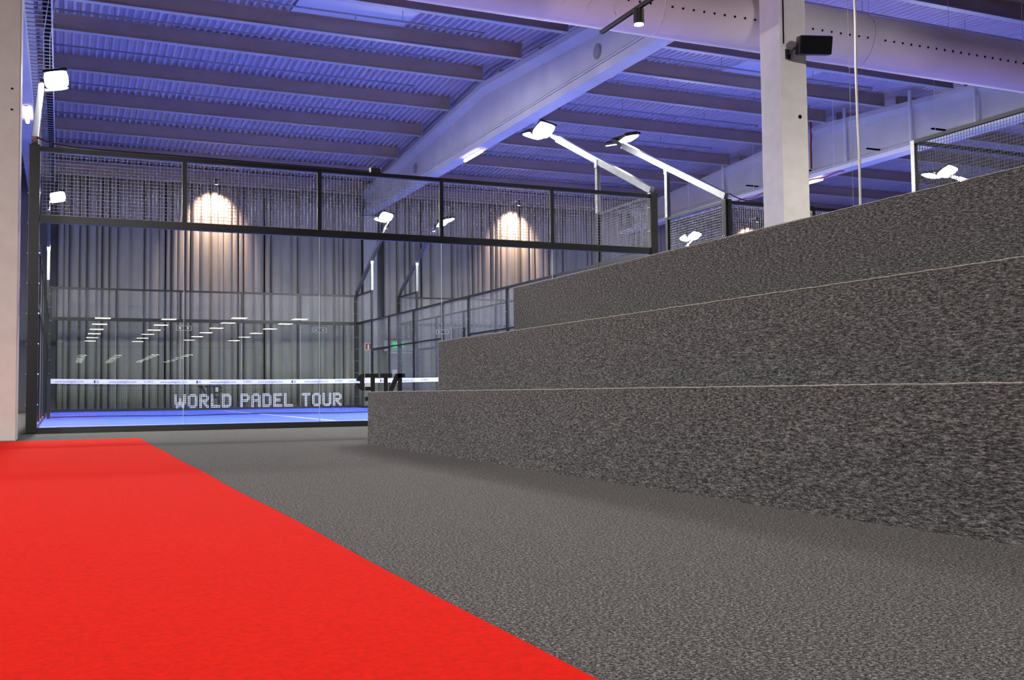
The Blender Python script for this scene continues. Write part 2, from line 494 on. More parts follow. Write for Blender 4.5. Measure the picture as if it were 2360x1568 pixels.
# ladder cable tray overhead at the left
tr = empty('cable_ladder', (-0.1, 10, 7.85), 'overhead ladder cable tray running back along the left side', 'cable tray')
for x in (-0.33, 0.14):
    MB().box(x - 0.012, 1.0, 7.82, x + 0.012, 22.3, 7.90).build('side_rail', MT['white'], tr)
rg = MB()
for i in range(84): rg.box(-0.33, 1.2 + i * 0.25, 7.83, 0.14, 1.2 + i * 0.25 + 0.035, 7.85)
rg.build('rungs', MT['pipe'], tr)
MB().box(-0.02, 1.0, 7.851, 0.12, 22.2, 7.885).build('cable_bundle', MT['dark'], tr)
for yy in (5.0, 12.8, 18.0):
    MB().bar((-0.2, yy, 7.83), (-0.2, yy, zb(yy)), 0.02, 0.02).build('hanger', MT['pipe'], tr)

# fabric air duct
dct = empty('fabric_duct', (12, -1.2, 6.42), 'large round fabric air duct crossing the hall behind the right column', 'duct')
pts = [(-6, -1.2, 6.9)] + [(x * 1.0, -1.2, 6.9) for x in range(-5, 31)]
rr = [0.48 + 0.003 * math.sin(i * 2.1) for i in range(len(pts))]
MB().tube(pts, rr, 48).build('duct_sleeve', MT['duct'], dct, smooth=True)
nz0 = None; x = 4.3
while x < 20.5:
    a = R(-17 - 3 * math.sin(x * 0.3))
    y = -1.2 - 0.478 * math.cos(a); z = 6.9 + 0.478 * math.sin(a)
    if abs((x % 4.4) - 0.5) > 0.12:
        if nz0 is None:
            nz0 = MB().tube([(x, y, z), (x, y - 0.012, z - 0.004)], 0.019, 8).build('air_nozzle', MT['dark'], dct)
            nzx = (x, y, z)
        else:
            c = nz0.copy(); COL.objects.link(c); c.location = (x - nzx[0], y - nzx[1], z - nzx[2])
    x += 0.205
for sx in (0.5, 4.9, 9.3, 13.7, 18.1, 22.5):
    ring = MB()
    n = 40
    prof = []
    for k in range(n):
        a = 2 * math.pi * k / n
        prof.append((sx + 0.10 * math.sin(a * 3) * 0.15, -1.2 + 0.484 * math.cos(a), 6.9 + 0.484 * math.sin(a)))
    ring.tube(prof + [prof[0]], 0.007, 6)
    ring.build('seam', MT['duct'], dct, smooth=True)
rg = MB()
for k in range(9):
    rg.tube([(9.3 - 0.5 * k * 0.9 + 0.05 * math.sin(j * 1.7 + k), -1.2 - 0.487 * math.cos(R(-50 + j * 9)), 6.9 + 0.483 * math.sin(R(-50 + j * 9))) for j in range(3 + k % 4)], 0.006, 5)
rg.build('creases', MT['duct'], dct, smooth=True)
hg = MB()
for x in range(-4, 30, 2): hg.bar((x, -1.2, 7.37), (x, -1.2, zb(-1.2) + 0.4), 0.006, 0.006)
hg.build('hanging_wires', MT['pipe'], dct)

# ------------------------------------------------------------------ back wall dressing: curtains
def curtain(x0, x1, z0, z1, y, seed, lab):
    rnd = random.Random(seed)
    xs = [x0]; hs = [0.0]
    while xs[-1] < x1 - 0.25:
        wd = min(rnd.choice((0.16, 0.2, 0.24, 0.3, 0.36, 0.5)), x1 - 0.07 - xs[-1])
        dp = rnd.uniform(0.10, 0.24)
        n = 8
        a = xs[-1]
        for i in range(1, n + 1):
            t = i / n
            xs.append(a + wd * t)
            hs.append(dp * max(0, math.sin(math.pi * t)) ** 0.55 + 0.015 * math.sin(t * 9))
        if rnd.random() < 0.55:
            a = xs[-1]
            xs += [a + 0.006, a + 0.024, a + 0.03]; hs += [-0.13, -0.13, 0.0]
    xs.append(x1); hs.append(0)
    zs = [z0 + (z1 - z0) * i / 10 for i in range(11)]
    vs = []; n = len(xs)
    for j, z in enumerate(zs):
        for i in range(n):
            vs.append((xs[i] + (0 if i in (0, n - 1) else 0.006 * math.sin(z * 0.9 + i)), y - hs[i] * (1.0 - 0.25 * (z - z0) / (z1 - z0)), z))
    fs = [(j * n + i, j * n + i + 1, (j + 1) * n + i + 1, (j + 1) * n + i) for j in range(10) for i in range(n - 1)]
    o = MB().add(vs, fs).build('pleated_curtain', MT['curtain'], smooth=True)
    s_ = o.modifiers.new('thick', 'SOLIDIFY'); s_.thickness = 0.006
    return tag(o, lab, 'curtain', 'grey wall curtains')
YC = 22.62
curtain(0.22, 3.72, 0.05, 8.12, YC, 1, 'tall grey pleated curtain, leftmost of those behind the near court')
curtain(3.76, 7.20, 0.05, 8.12, YC, 2, 'tall grey pleated curtain with a warm spot, behind the near court')
curtain(7.24, 10.90, 0.05, 8.12, YC, 3, 'tall grey pleated curtain ending at the grey back column')
curtain(11.80, 13.30, 2.62, 8.12, YC, 4, 'grey pleated curtain hanging short above the exit door')
curtain(13.34, 17.6, 0.05, 8.12, YC, 5, 'tall grey pleated curtain just right of the exit door with a warm spot')
curtain(17.64, 23.0, 0.05, 8.12, YC, 6, 'tall grey pleated curtain behind the second court')
curtain(23.04, 34.9, 0.05, 8.12, YC, 8, 'tall grey pleated curtain farthest right behind the column')
for xa, xb, lab in ((0.2, 10.9, 'slim grey curtain rail behind the near court'), (11.7, 34.9, 'slim grey curtain rail right of the back column')):
    tag(MB().box(xa, 22.5, 8.13, xb, 22.66, 8.2).build('curtain_rail', MT['cream']), lab, 'curtain rail')
# a narrow upper wall beam above them
tag(MB().box(XL, 22.70, 8.12, XR, 23.08, 8.62).build('trim_1', MT['cream']), kind='structure')

# downlights washing the curtains
for sx, lab in ((5.38, 'small black spotlight above the left warm spot on the curtain'), (17.2, 'small black spotlight above the curtain right of the exit'),
                (28.95, 'small black spotlight above the curtain beyond the right column')):
    t = empty('curtain_spotlight', (sx, 22.25, 8.25), lab, 'spotlight', None)
    MB().box(sx - 0.03, 21.70, 8.21, sx + 0.03, 22.5, 8.25).build('mount', MT['white'], t)
    MB().tube([(sx, 21.74, 8.21), (sx, 21.80, 8.02)], 0.07, 14).build('spot_can', MT['black'], t)
    MB().tube([(sx, 21.801, 8.016), (sx, 21.803, 8.010)], 0.05, 14).build('lens', MT['bulb'], t)
    l = bpy.data.lights.new('downlight', 'SPOT'); l.energy = SPOT_W * 34; l.color = (1.0, 0.65, 0.47)
    l.spot_size = R(92); l.spot_blend = 0.9; l.shadow_soft_size = 0.05
    lo = bpy.data.objects.new('downlight', l); COL.objects.link(lo)
    lo.parent = t; lo.location = (0, -0.44, -0.26)
    lo.rotation_euler = (Vector((0, 0.80, -1.15))).to_track_quat('-Z', 'Y').to_euler()

# exit door, signs
dr = MB(); dr.box(12.15, 23.03, 0, 13.15, 23.1, 2.05)
dd = tag(dr.build('door_1', MT['door']), kind='structure')
f = MB(); f.box(12.07, 22.98, 0, 12.15, 23.1, 2.13); f.box(13.15, 22.98, 0, 13.23, 23.1, 2.13); f.box(12.15, 22.98, 2.05, 13.15, 23.1, 2.13)
f.build('door_frame', MT['white'], dd)
MB().box(12.25, 23.015, 1.25, 12.6, 23.03, 1.42).build('door_notice', MT['white'], dd)
MB().bar((13.05, 22.98, 1.0), (12.9, 22.98, 1.0), 0.02, 0.02).build('door_handle', MT['bolt'], dd)
# white rolled shutter box above the door
tag(MB().box(11.85, 22.78, 2.14, 13.3, 23.0, 2.55).build('shutter_box', MT['lwall'], bevel=0.01), 'pale box over the exit door below the curtain', 'shutter box')
ex = empty('exit_sign', (12.42, 22.7, 2.38), 'green lit emergency exit sign with white running figure above the door', 'sign')
MB().box(12.18, 22.72, 2.25, 12.66, 22.77, 2.50).build('sign_panel', MT['green'], ex)
fg = MB()
fg.box(12.50, 22.712, 2.29, 12.60, 22.718, 2.45)                      # doorway
fg.tube([(12.36, 22.718, 2.44), (12.36, 22.711, 2.44)], 0.022, 10)    # head
fg.bar((12.36, 22.715, 2.42), (12.34, 22.715, 2.35), 0.006, 0.035)
fg.bar((12.34, 22.715, 2.35), (12.39, 22.715, 2.30), 0.006, 0.02)
fg.bar((12.34, 22.715, 2.35), (12.29, 22.715, 2.30), 0.006, 0.02)
fg.bar((12.36, 22.715, 2.41), (12.42, 22.715, 2.38), 0.006, 0.016)
fg.bar((12.35, 22.715, 2.41), (12.30, 22.715, 2.37), 0.006, 0.016)
fg.prism([(12.22, 2.37), (12.27, 2.41), (12.27, 2.33)], 22.712, 22.718)
fg.build('running_figure', MT['wsign'], ex)
fs_ = empty('extinguisher_sign', (11.18, 22.69, 2.17), 'small red square fire extinguisher sign on the grey back column', 'sign')
MB().box(11.06, 22.695, 2.17, 11.32, 22.715, 2.43).build('sign_border', MT['wsign'], fs_)
MB().box(11.075, 22.689, 2.185, 11.305, 22.694, 2.415).build('sign_panel', MT['red_sign'], fs_)
e_ = MB(); e_.box(11.165, 22.684, 2.20, 11.215, 22.688, 2.36); e_.box(11.178, 22.684, 2.36, 11.202, 22.688, 2.39)
e_.build('extinguisher_symbol', MT['wsign'], fs_)
fp = MB(); fp.tube([(11.24, 22.68, 0.0), (11.24, 22.68, 2.1)], 0.016, 8); fp.tube([(11.24, 22.68, 2.1), (11.5, 22.68, 2.1)], 0.016, 8)
tag(fp.build('white_conduit', MT['white']), 'thin white conduit bent down the grey back column under the red sign', 'conduit')

# ------------------------------------------------------------------ padel court cage
def cage(X0, X1, lab, ends=('near', 'far'), sides=('left', 'right')):
    root = empty('court_enclosure', ((X0 + X1) / 2, 10, 0), lab, 'court enclosure')
    L = 20.0
    def post(x, y):
        s = 0.07
        o = MB().box(x - s, y - s, 0.012, x + s, y + s, 4.02).build('corner_post', MT['frame'], root, bevel=0.006)
        MB().box(x - 0.12, y - 0.12, 0, x + 0.12, y + 0.12, 0.012).build('foot_plate', MT['frame'], o)
        b = MB(); fb = MB()
        for z in [0.4 + 0.42 * i for i in range(9)]:
            for dx in (-0.025, 0.025):
                (fb if y < 1 else b).tube([(x + dx, y - s - 0.012, z), (x + dx, y - s, z)], 0.010, 8)
                b.tube([(x - s - 0.012, y + dx, z), (x - s, y + dx, z)], 0.009, 8)
                b.tube([(x + s, y + dx, z), (x + s + 0.012, y + dx, z)], 0.009, 8)
        b.build('bolts', MT['bolt'], o)
        if fb.v: fb.build('bolts', MT['black'], o)
    for e in ends:
        y = 0.0 if e == 'near' else L
        xs = [X0 + i * (X1 - X0) / 5 for i in range(6)]
        if 'left' not in sides: xs = xs[-3:]
        MB().box(xs[0], y - 0.03, 3.94, xs[-1], y + 0.03, 4.0).build('top_rail', MT['frame'], root)
        MB().box(xs[0], y - 0.035, 2.93, xs[-1], y + 0.035, 3.04).build('middle_rail', MT['frame'], root)
        MB().box(xs[0], y - 0.04, 0.0, xs[-1], y + 0.04, 0.085).build('base_rail', MT['black'], root)
        for i in range(len(xs)):
            x = xs[i]
            if x not in (X0, X1):
                MB().box(x - 0.03, y - 0.03, 3.04, x + 0.03, y + 0.03, 3.94).build('mesh_post', MT['frame'], root)
                if y == 0:
                    c = MB().box(x - 0.105, y - 0.022, 1.455, x + 0.105, y - 0.012, 1.525).build('glass_clamp', MT['glass'], root)
                    bb = MB()
                    for q in (-0.055, 0.055): bb.tube([(x + q, y - 0.035, 1.49), (x + q, y - 0.02, 1.49)], 0.016, 10)
                    bb.build('clamp_bolts', MT['bolt'], c)
                    rim = MB()
                    for a, b_ in (((-0.105, 1.455), (0.105, 1.46)), ((-0.105, 1.52), (0.105, 1.525)), ((-0.105, 1.455), (-0.1, 1.525)), ((0.1, 1.455), (0.105, 1.525))):
                        rim.box(x + a[0], y - 0.024, a[1], x + b_[0], y - 0.010, b_[1])
                    rim.build('clamp_edge', MT['seam'], c)
            if i == len(xs) - 1: break
            xa, xb = x + 0.004, xs[i + 1] - 0.004
            if i == 0 and x == X0: xa += 0.07
            if xs[i + 1] == X1: xb -= 0.07
            MB().box(xa, y - 0.006, 0.085, xb, y + 0.006, 2.93).build('glass_pane', MT['glass'], root)
            g = MB(); grid(g, (xa + 0.03, y, 3.05), (1, 0, 0), (0, 0, 1), xb - xa - 0.06, 0.88, 0.05, 0.05, 0.0026 if e == 'near' else 0.002)
            g.build('wire_mesh', MT['wire'], root)
            if xs[i + 1] != X1:
                MB().box(xs[i + 1] - 0.003, y - 0.006, 0.085, xs[i + 1] + 0.003, y + 0.006, 2.93).build('pane_joint', MT['seam'], root)
        for x in (xs[0], xs[-1]):
            if x in (X0, X1) : post(x, y)
    for s in sides:
        x = X0 if s == 'left' else X1
        for (ya, yb, hg_, top) in ((0, 2, 3, 4), (2, 4, 2, 3), (18, 20, 3, 4), (16, 18, 2, 3)):
            a, b = (ya + 0.075, yb - 0.04) if ya == 0 else ((ya + 0.04, yb - 0.075) if yb == 20 else (ya + 0.04, yb - 0.04))
            MB().box(x - 0.006, a, 0.085, x + 0.006, b, hg_ - 0.06).build('side_glass_pane', MT['glass'], root)
            MB().box(x - 0.03, a, hg_ - 0.06, x + 0.03, b, hg_ + 0.02).build('side_middle_rail', MT['frame'], root)
            MB().box(x - 0.03, a, top - 0.05, x + 0.03, b, top).build('side_top_rail', MT['frame'], root)
            g = MB(); grid(g, (x, a + 0.03, hg_ + 0.02), (0, 1, 0), (0, 0, 1), b - a - 0.06, top - hg_ - 0.07, 0.05, 0.05, 0.0023)
            g.build('side_wire_mesh', MT['wire'], root)
        MB().box(x - 0.04, 0.07, 0, x + 0.04, 8.9, 0.085).build('side_base_rail', MT['black'], root)
        MB().box(x - 0.04, 11.1, 0, x + 0.04, 19.93, 0.085).build('side_base_rail', MT['black'], root)
        for ya, yb in ((4, 9), (11, 16), (9, 11)):
            z0 = 0.085 if (ya, yb) != (9, 11) else 2.2
            MB().box(x - 0.03, ya + 0.04, 2.95, x + 0.03, yb - 0.04, 3.0).build('side_top_rail', MT['frame'], root)
            if z0 < 1:
                MB().box(x - 0.02, ya + 0.04, 1.98, x + 0.02, yb - 0.04, 2.02).build('side_middle_rail', MT['frame'], root)
            ky = (yb - ya) / round((yb - ya) / 2.5) if yb - ya > 3 else yb - ya
            y = ya
            while y < yb - 0.1:
                g = MB(); grid(g, (x, y + 0.05, z0), (0, 1, 0), (0, 0, 1), ky - 0.1, 2.94 - z0, 0.05, 0.05, 0.0023)
                g.build('side_wire_mesh', MT['wire'], root)
                y += ky
        for y in (2, 4, 6.5, 9, 11, 13.5, 16, 18):
            zt = 4.0 if y in (2, 18) else 3.0
            o = MB().box(x - 0.035, y - 0.04, 0.0, x + 0.035, y + 0.04, zt).build('side_post', MT['frame'], root)
            b = MB()
            for z in (0.6, 1.2, 1.8, 2.4):
                b.tube([(x - 0.045, y, z), (x - 0.035, y, z)], 0.012, 8)
            b.build('bolts', MT['bolt'], o)
    return root

cageA = cage(0, 10, 'glass and wire mesh padel court enclosure nearest the red carpet')
cageB = copy_tree(cageA, (11.6, 0, 0))
cageB['label'] = 'glass and wire mesh court enclosure behind the bleachers, right of the near one'
cageC = cage(-10.85, -0.85, 'court enclosure glimpsed between the left column and the black corner post', ends=('far',), sides=('right',))

# ------------------------------------------------------------------ logos on the end glass
def logo(name, y, flip, lab, small=False):
    """dark letters N and P, the P shaped like a racket head; x given as seen from inside the court"""
    s = 1 if not flip else -1
    def PX(u): return 4.97 + s * (u - 4.97) if flip else u
    root = empty(name, (4.97, y, 0.39), lab, 'sticker')
    def part(nm, polys):
        mb = MB()
        for p in polys: mb.prism([(PX(a), b) for a, b in p], y - 0.004, y)
        mb.build(nm, MT['rubber'], root)
    def M_(polys): return [[(9.94 - a, b) for a, b in p] for p in polys]      # outlines noted as seen mirrored
    part('letter_n', M_([[(4.962, 0.82), (5.155, 0.82), (5.155, 0.757), (4.962, 0.757)],
                         [(5.021, 0.76), (5.084, 0.76), (5.084, 0.45), (5.021, 0.45)],
                         [(4.962, 0.456), (5.11, 0.456), (5.11, 0.39), (4.962, 0.39)],
                         [(5.215, 0.819), (5.30, 0.819), (5.10, 0.391), (5.022, 0.391)],
                         [(5.248, 0.818), (5.319, 0.818), (5.319, 0.39), (5.248, 0.39)],
                         [(5.25, 0.82), (5.37, 0.82), (5.37, 0.757), (5.25, 0.757)]]))
    part('letter_p', M_([[(4.716, 0.82), (4.932, 0.82), (4.932, 0.757), (4.716, 0.757)],
                         [(4.806, 0.76), (4.875, 0.76), (4.875, 0.45), (4.806, 0.45)],
                         [(4.716, 0.456), (4.932, 0.456), (4.932, 0.39), (4.716, 0.39)],
                         [(4.716, 0.615), (4.808, 0.615), (4.808, 0.553), (4.716, 0.553)]]))
    arc = [(4.704 - 0.134 * math.sin(R(a)), 0.685 + 0.135 * math.cos(R(a))) for a in range(0, 181, 10)]
    upa = [p for p in arc if p[1] > 0.70]; dna = [p for p in arc if p[1] < 0.665]
    part('racket_head', M_([upa + [(4.635, 0.70), (4.704, 0.70)],
                            [(4.704, 0.665), (4.635, 0.665)] + dna,
                            [(4.704, 0.70), (4.635, 0.70), (4.635, 0.665), (4.704, 0.665)]]))
    st = MB()
    for i in range(5):
        a = 9.94 - (4.722 + i * 0.019)
        xa, xb = sorted((PX(a), PX(a + 0.004))); st.box(xa, y - 0.004, 0.618, xb, y, 0.755)
    xa, xb = sorted((PX(9.94 - 4.716), PX(9.94 - 4.806)))
    st.box(xa, y - 0.004, 0.750, xb, y, 0.754); st.box(xa, y - 0.004, 0.618, xb, y, 0.622)
    st.build('racket_strings', MT['wsign'], root)
    return root
logo('glass_logo', -0.008, True, 'large mirrored black letters sticker on the near glass beside the bleachers')
logo('glass_logo', 19.99, False, 'small black letters sticker on the far glass behind the net')

# ------------------------------------------------------------------ playing surfaces
def court_floor(X0, X1, lab):
    o = MB().box(X0 + 0.045, 0.045, 0.0005, X1 - 0.045, 19.955, 0.012).build('court_turf', MT['turf'])
    tag(o, lab, 'turf')
    for y in (3.05, 16.95):
        MB().box(X0 + 0.05, y - 0.025, 0.0125, X1 - 0.05, y + 0.025, 0.0135).build('service_line', MT['line'], o)
    MB().box((X0 + X1) / 2 - 0.025, 3.05, 0.014, (X0 + X1) / 2 + 0.025, 16.95, 0.015).build('centre_line', MT['line'], o)
court_floor(0, 10, 'blue turf of the near court behind the glass')
court_floor(11.6, 21.6, 'blue turf of the second court behind the bleachers')
court_floor(23.4, 33.4, 'blue turf of the third court, far right behind the bleachers')
court_floor(-10.85, -0.85, 'sliver of blue turf seen between the left column and corner post')

# ------------------------------------------------------------------ court net with tape and letters
FONT = {'W': ['1000001', '1000001', '1001001', '1001001', '1011101', '0110110', '0100010'], 'O': ['01110', '10001', '10001', '10001', '10001', '10001', '01110'],
        'R': ['11110', '10001', '10001', '11110', '10100', '10010', '10001'], 'L': ['10000'] * 6 + ['11111'], 'D': ['11110', '10001', '10001', '10001', '10001', '10001', '11110'],
        'P': ['11110', '10001', '10001', '11110', '10000', '10000', '10000'], 'A': ['01110', '10001', '10001', '11111', '10001', '10001', '10001'],
        'E': ['11111', '10000', '10000', '11110', '10000', '10000', '11111'], 'T': ['11111', '00100', '00100', '00100', '00100', '00100', '00100'],
        'U': ['10001', '10001', '10001', '10001', '10001', '10001', '01110']}
def net(X0, X1, lab, letters):
    Y = 10.0
    root = empty('court_net', ((X0 + X1) / 2, Y, 0.012), lab, 'net')
    def ht(x): return 0.88 + 0.04 * ((x - (X0 + X1) / 2) / 5) ** 2
    for x in (X0 + 0.12, X1 - 0.12):
        MB().box(x - 0.035, Y - 0.035, 0.012, x + 0.035, Y + 0.035, 0.95).build('net_post', MT['black'], root)
    a, b = X0 + 0.16, X1 - 0.16
    nm = MB(); n = 236
    for i in range(n + 1):
        x = a + (b - a) * i / n
        nm.bar((x, Y, 0.05), (x, Y, ht(x) - 0.05), 0.0038, 0.0038)
    for j in range(20):
        f_ = j / 19
        for i in range(12):
            xa = a + (b - a) * i / 12; xb = a + (b - a) * (i + 1) / 12
            nm.bar((xa, Y, 0.05 + (ht(xa) - 0.11) * f_), (xb, Y, 0.05 + (ht(xb) - 0.11) * f_), 0.0038, 0.0038)
    nm.build('net_mesh', MT['cord'], root)
    tp = MB()
    for i in range(16):
        xa = a + (b - a) * i / 16; xb = a + (b - a) * (i + 1) / 16
        tp.bar((xa, Y, ht(xa) - 0.06), (xb, Y, ht(xb) - 0.06), 0.012, 0.11)
    tape = tp.build('net_tape', MT['tape'], root)
    bt = MB()
    for i in range(16):
        xa = a + (b - a) * i / 16; xb = a + (b - a) * (i + 1) / 16
        bt.bar((xa, Y, 0.035 + 0.01 * math.sin(i)), (xb, Y, 0.035 + 0.01 * math.sin(i + 1)), 0.008, 0.022)
    bt.build('bottom_band', MT['cord'], root)
    if letters:
        x = X0 + 0.55; k = 0
        while x < X1 - 0.4:
            text('tape_web_address', 'www.padelgalis.com', 0.075, MT['ink'], tape, (x, Y - 0.009, ht(x) - 0.062), (R(90), 0, 0))
            mx = x + 0.58
            if mx < X1 - 0.3:
                if k % 2 == 0:
                    mk = MB(); mk.box(mx - 0.06, Y - 0.0085, ht(mx) - 0.095, mx - 0.025, Y - 0.007, ht(mx) - 0.03)
                    mk.build('tape_mark', MT['dink'], tape)
                    mk = MB()
                    for q in range(3): mk.box(mx - 0.01, Y - 0.0085, ht(mx) - 0.09 + q * 0.02, mx + 0.05, Y - 0.007, ht(mx) - 0.08 + q * 0.02)
                    mk.build('tape_mark', MT['ink'], tape)
                else:
                    text('tape_mark', 'G PRO', 0.07, MT['ink'], tape, (mx, Y - 0.009, ht(mx) - 0.062), (R(90), 0, 0))
            x += 1.14; k += 1
        cw, ch = 0.040, 0.0455; x = 2.86
        for chv in 'WORLD PADEL TOUR':
            if chv == ' ': x += 0.17; continue
            F = FONT[chv]
            mb = MB()
            wd = len(F[0]); sc = cw * (0.86 if wd == 7 else 1)
            done = set()
            def seg(p, q):
                if (p, q) in done: return
                done.add((p, q)); mb.bar((p[0], Y - 0.006, p[1]), (q[0], Y - 0.006, q[1]), 0.008, 0.008)
            for r_, row in enumerate(F):
                for c_, on in enumerate(row):
                    if on == '1':
                        xa, xb = round(x + c_ * sc, 4), round(x + (c_ + 1) * sc, 4)
                        za, zc = round(0.525 - r_ * ch, 4), round(0.525 - (r_ + 1) * ch, 4)
                        seg((xa, za), (xb, za)); seg((xa, zc), (xb, zc)); seg((xa, zc), (xa, za)); seg((xb, zc), (xb, za))
            mb.build('net_letter', MT['wcord'], root)
            x += wd * sc + 0.065
    return root
net(0, 10, 'black court net with white tape and lettering across the near court', True)
net(11.6, 21.6, 'court net of the second court, mostly behind the bleachers', False)

# ------------------------------------------------------------------ floodlights on slanted arms
def floodlight(X, Yc, sy, inw, lab):
    """X,Yc: corner post; sy: +1 leans up towards +Y; inw: +1 court lies at +X"""
    root = empty('floodlight', (X, Yc, 4.02), lab, 'floodlight')
    T = lambda t, z: (X, Yc + sy * t, z)
    MB().bar(T(0.0, 4.08), T(3.75, 5.88), 0.09, 0.13).build('arm', MT['galv'], root, bevel=0.006)
    MB().box(X - 0.04, Yc + sy * 2 - 0.045, 4.003, X + 0.04, Yc + sy * 2 + 0.045, 4.94).build('support_post', MT['galv'], root)
    MB().box(X - 0.05, Yc + sy * 2 - 0.05, 4.90, X + 0.05, Yc + sy * 2 + 0.05, 5.05).build('clamp', MT['bolt'], root)
    hc = Vector((X + inw * 0.24, Yc + sy * 4.2, 6.12))
    br = MB()
    br.bar(T(3.7, 5.86), (X, hc.y, 6.1), 0.06, 0.08)
    br.bar((X - inw * 0.02, hc.y, 6.12), (X + inw * 0.46, hc.y, 6.14), 0.05, 0.05)
    for q in (-1, 1):
        br.bar((X + inw * 0.05, hc.y, 6.15), (X + inw * 0.24, hc.y + q * 0.27, 6.19), 0.05, 0.04)
        br.bar((X + inw * 0.42, hc.y, 6.15), (X + inw * 0.20, hc.y + q * 0.36, 6.20), 0.05, 0.04)
    br.build('head_bracket', MT['black'], root)
    for q in (-1, 1):
        nrm = Vector((inw * 0.20, (-0.42 if (q < 0 and X != 11.6) else (-0.12 if q < 0 else (0.13 if sy > 0 else (-0.05 if X < 11 else -0.3)))), -0.90)).normalized()
        c = hc + Vector((0, q * 0.27, -0.03))
        ax_ = Vector((0, 1, 0)) - nrm * nrm.y; ax_.normalize()
        up2 = nrm.cross(ax_).normalized()
        h = rb(MB(), c - nrm * 0.03, ax_, up2, nrm, 0.235, 0.20, 0.028).build('lamp_housing', MT['frame'], root, bevel=0.01)
        ln = MB(); ring = []
        for k_ in range(28):
            a_ = 2 * math.pi * k_ / 28
            ca, sa = math.cos(a_), math.sin(a_)
            ring.append((0.225 * math.copysign(abs(ca) ** 0.6, ca), 0.195 * math.copysign(abs(sa) ** 0.6, sa)))
        v1 = [c + ax_ * p[0] + up2 * p[1] for p in ring]; v2 = [p + nrm * 0.008 for p in v1]
        ln.add(v1 + v2, [tuple(range(28)), tuple(range(55, 27, -1))] + [(k_, (k_ + 1) % 28, 28 + (k_ + 1) % 28, 28 + k_) for k_ in range(28)])
        ln.build('lens', MT['lens2' if (q > 0 and sy > 0) else 'lens'], h)
        fn_ = MB()
        for i in range(7):
            cc = c - nrm * 0.075 + ax_ * (-0.18 + 0.06 * i)
            rb(fn_, cc, ax_, up2, nrm, 0.006, 0.16, 0.02)
        fn_.build('cooling_fins', MT['black'], h)
    return root
fl = [(0, 0, 1, 1, 'bright floodlight on the slanted arm above the black left corner post'),
      (10, 0, 1, -1, 'bright floodlight on the slanted arm above the right corner of the near court'),
      (0, 20, -1, 1, 'bright floodlight seen through mesh at the far left corner'),
      (10, 20, -1, -1, 'bright floodlight low in front of the girder end, far right corner of near court'),
      (11.6, 0, 1, 1, 'floodlight seen edge-on from behind on the arm right of the bright one'),
      (11.6, 20, -1, 1, 'far floodlight seen edge-on from behind on a dark leaning arm'),
      (21.6, 20, -1, -1, 'bright floodlight just above the bleacher edge between mesh posts'),
      (21.6, 0, 1, -1, 'bright floodlight at the right edge behind the dark mesh fence')]
fl += [(33.4, 0, 1, -1, 'floodlight of the third court, nearer one, beyond the right edge'),
       (33.4, 20, -1, -1, 'floodlight of the third court, farther one, hidden behind the top bleacher')]
for a in fl: floodlight(*a)
for yy, pl_ in ((0.0, 'at the corner under its nearer lamp arm'), (2.0, 'halfway under its nearer lamp arm'), (18.0, 'halfway under its farther lamp arm'), (20.0, 'at the corner under its farther lamp arm')):
    tag(MB().box(33.33, yy - 0.07, 0, 33.47, yy + 0.07, 4.0).build('lamp_post', MT['frame']), 'dark post of the third court %s' % pl_, 'post')
# loose feed cables along the near rail
tag(MB().tube([(0.02, -0.05, 4.12), (0.2, -0.05, 4.05), (0.45, -0.05, 4.02), (0.8, -0.045, 4.015), (3.0, -0.04, 4.012), (4.79, -0.04, 4.012)], 0.012, 6).build('power_cable', MT['black']),
    'black cable lying along the near top rail from the left post', 'cable')
jb = MB().box(4.83, -0.05, 4.001, 4.97, 0.05, 4.07).build('junction_box', MT['black'])
tag(jb, 'small black junction box sitting on the near top rail', 'junction box')
for q in (4.81, 4.975): MB().box(q, -0.055, 4.0, q + 0.012, 0.055, 4.08).build('bracket', MT['galv'], jb)
tag(MB().tube([(11.63, -0.05, 4.13), (11.75, -0.06, 4.07), (11.95, -0.05, 4.025), (12.2, -0.04, 4.012), (13.6, -0.04, 4.012)], 0.011, 6).build('power_cable', MT['black']),
    'black cable sagging from the right arm onto the second top rail', 'cable')
for x, y, z, lab in ((0.15, 4.6, 7.83, 'left'), (0.25, 4.9, 7.83, 'right')):
    tag(MB().tube([(x - 0.05, y, z), (x - 0.13, y - 0.3, 7.0), (x - 0.12, y - 0.45, 6.2)], 0.007, 6).build('lamp_wire', MT['white']),
        'thin white wire hanging to the left floodlight, %s of the pair' % lab, 'wire')

# ------------------------------------------------------------------ dark fence of the third court, right
fn3 = empty('dark_mesh_fence', (11.7, -6.5, 0), 'dark wire mesh fence corner behind the top bleacher at the right', 'fence')
MB().box(11.66, -4.50, 0, 11.73, -4.43, 4.10).build('fence_post', MT['galv'], fn3)
MB().box(11.66, -9.0, 4.05, 11.72, -4.5, 4.10).build('top_rail', MT['black'], fn3)
MB().box(11.73, -4.50, 4.05, 15.5, -4.44, 4.10).build('top_rail', MT['black'], fn3)
g = MB(); grid(g, (11.69, -8.9, 0.1), (0, 1, 0), (0, 0, 1), 4.38, 3.95, 0.05, 0.05, 0.0025); g.build('wire_mesh', MT['dwire'], fn3)
g = MB(); grid(g, (11.75, -4.47, 0.1), (1, 0, 0), (0, 0, 1), 3.7, 3.95, 0.05, 0.05, 0.0025); g.build('wire_mesh', MT['dwire'], fn3)
MB().box(11.66, -9.06, 0, 11.72, -9.0, 4.1).build('fence_post', MT['black'], fn3)
MB().box(15.45, -4.5, 0, 15.51, -4.44, 4.1).build('fence_post', MT['black'], fn3)

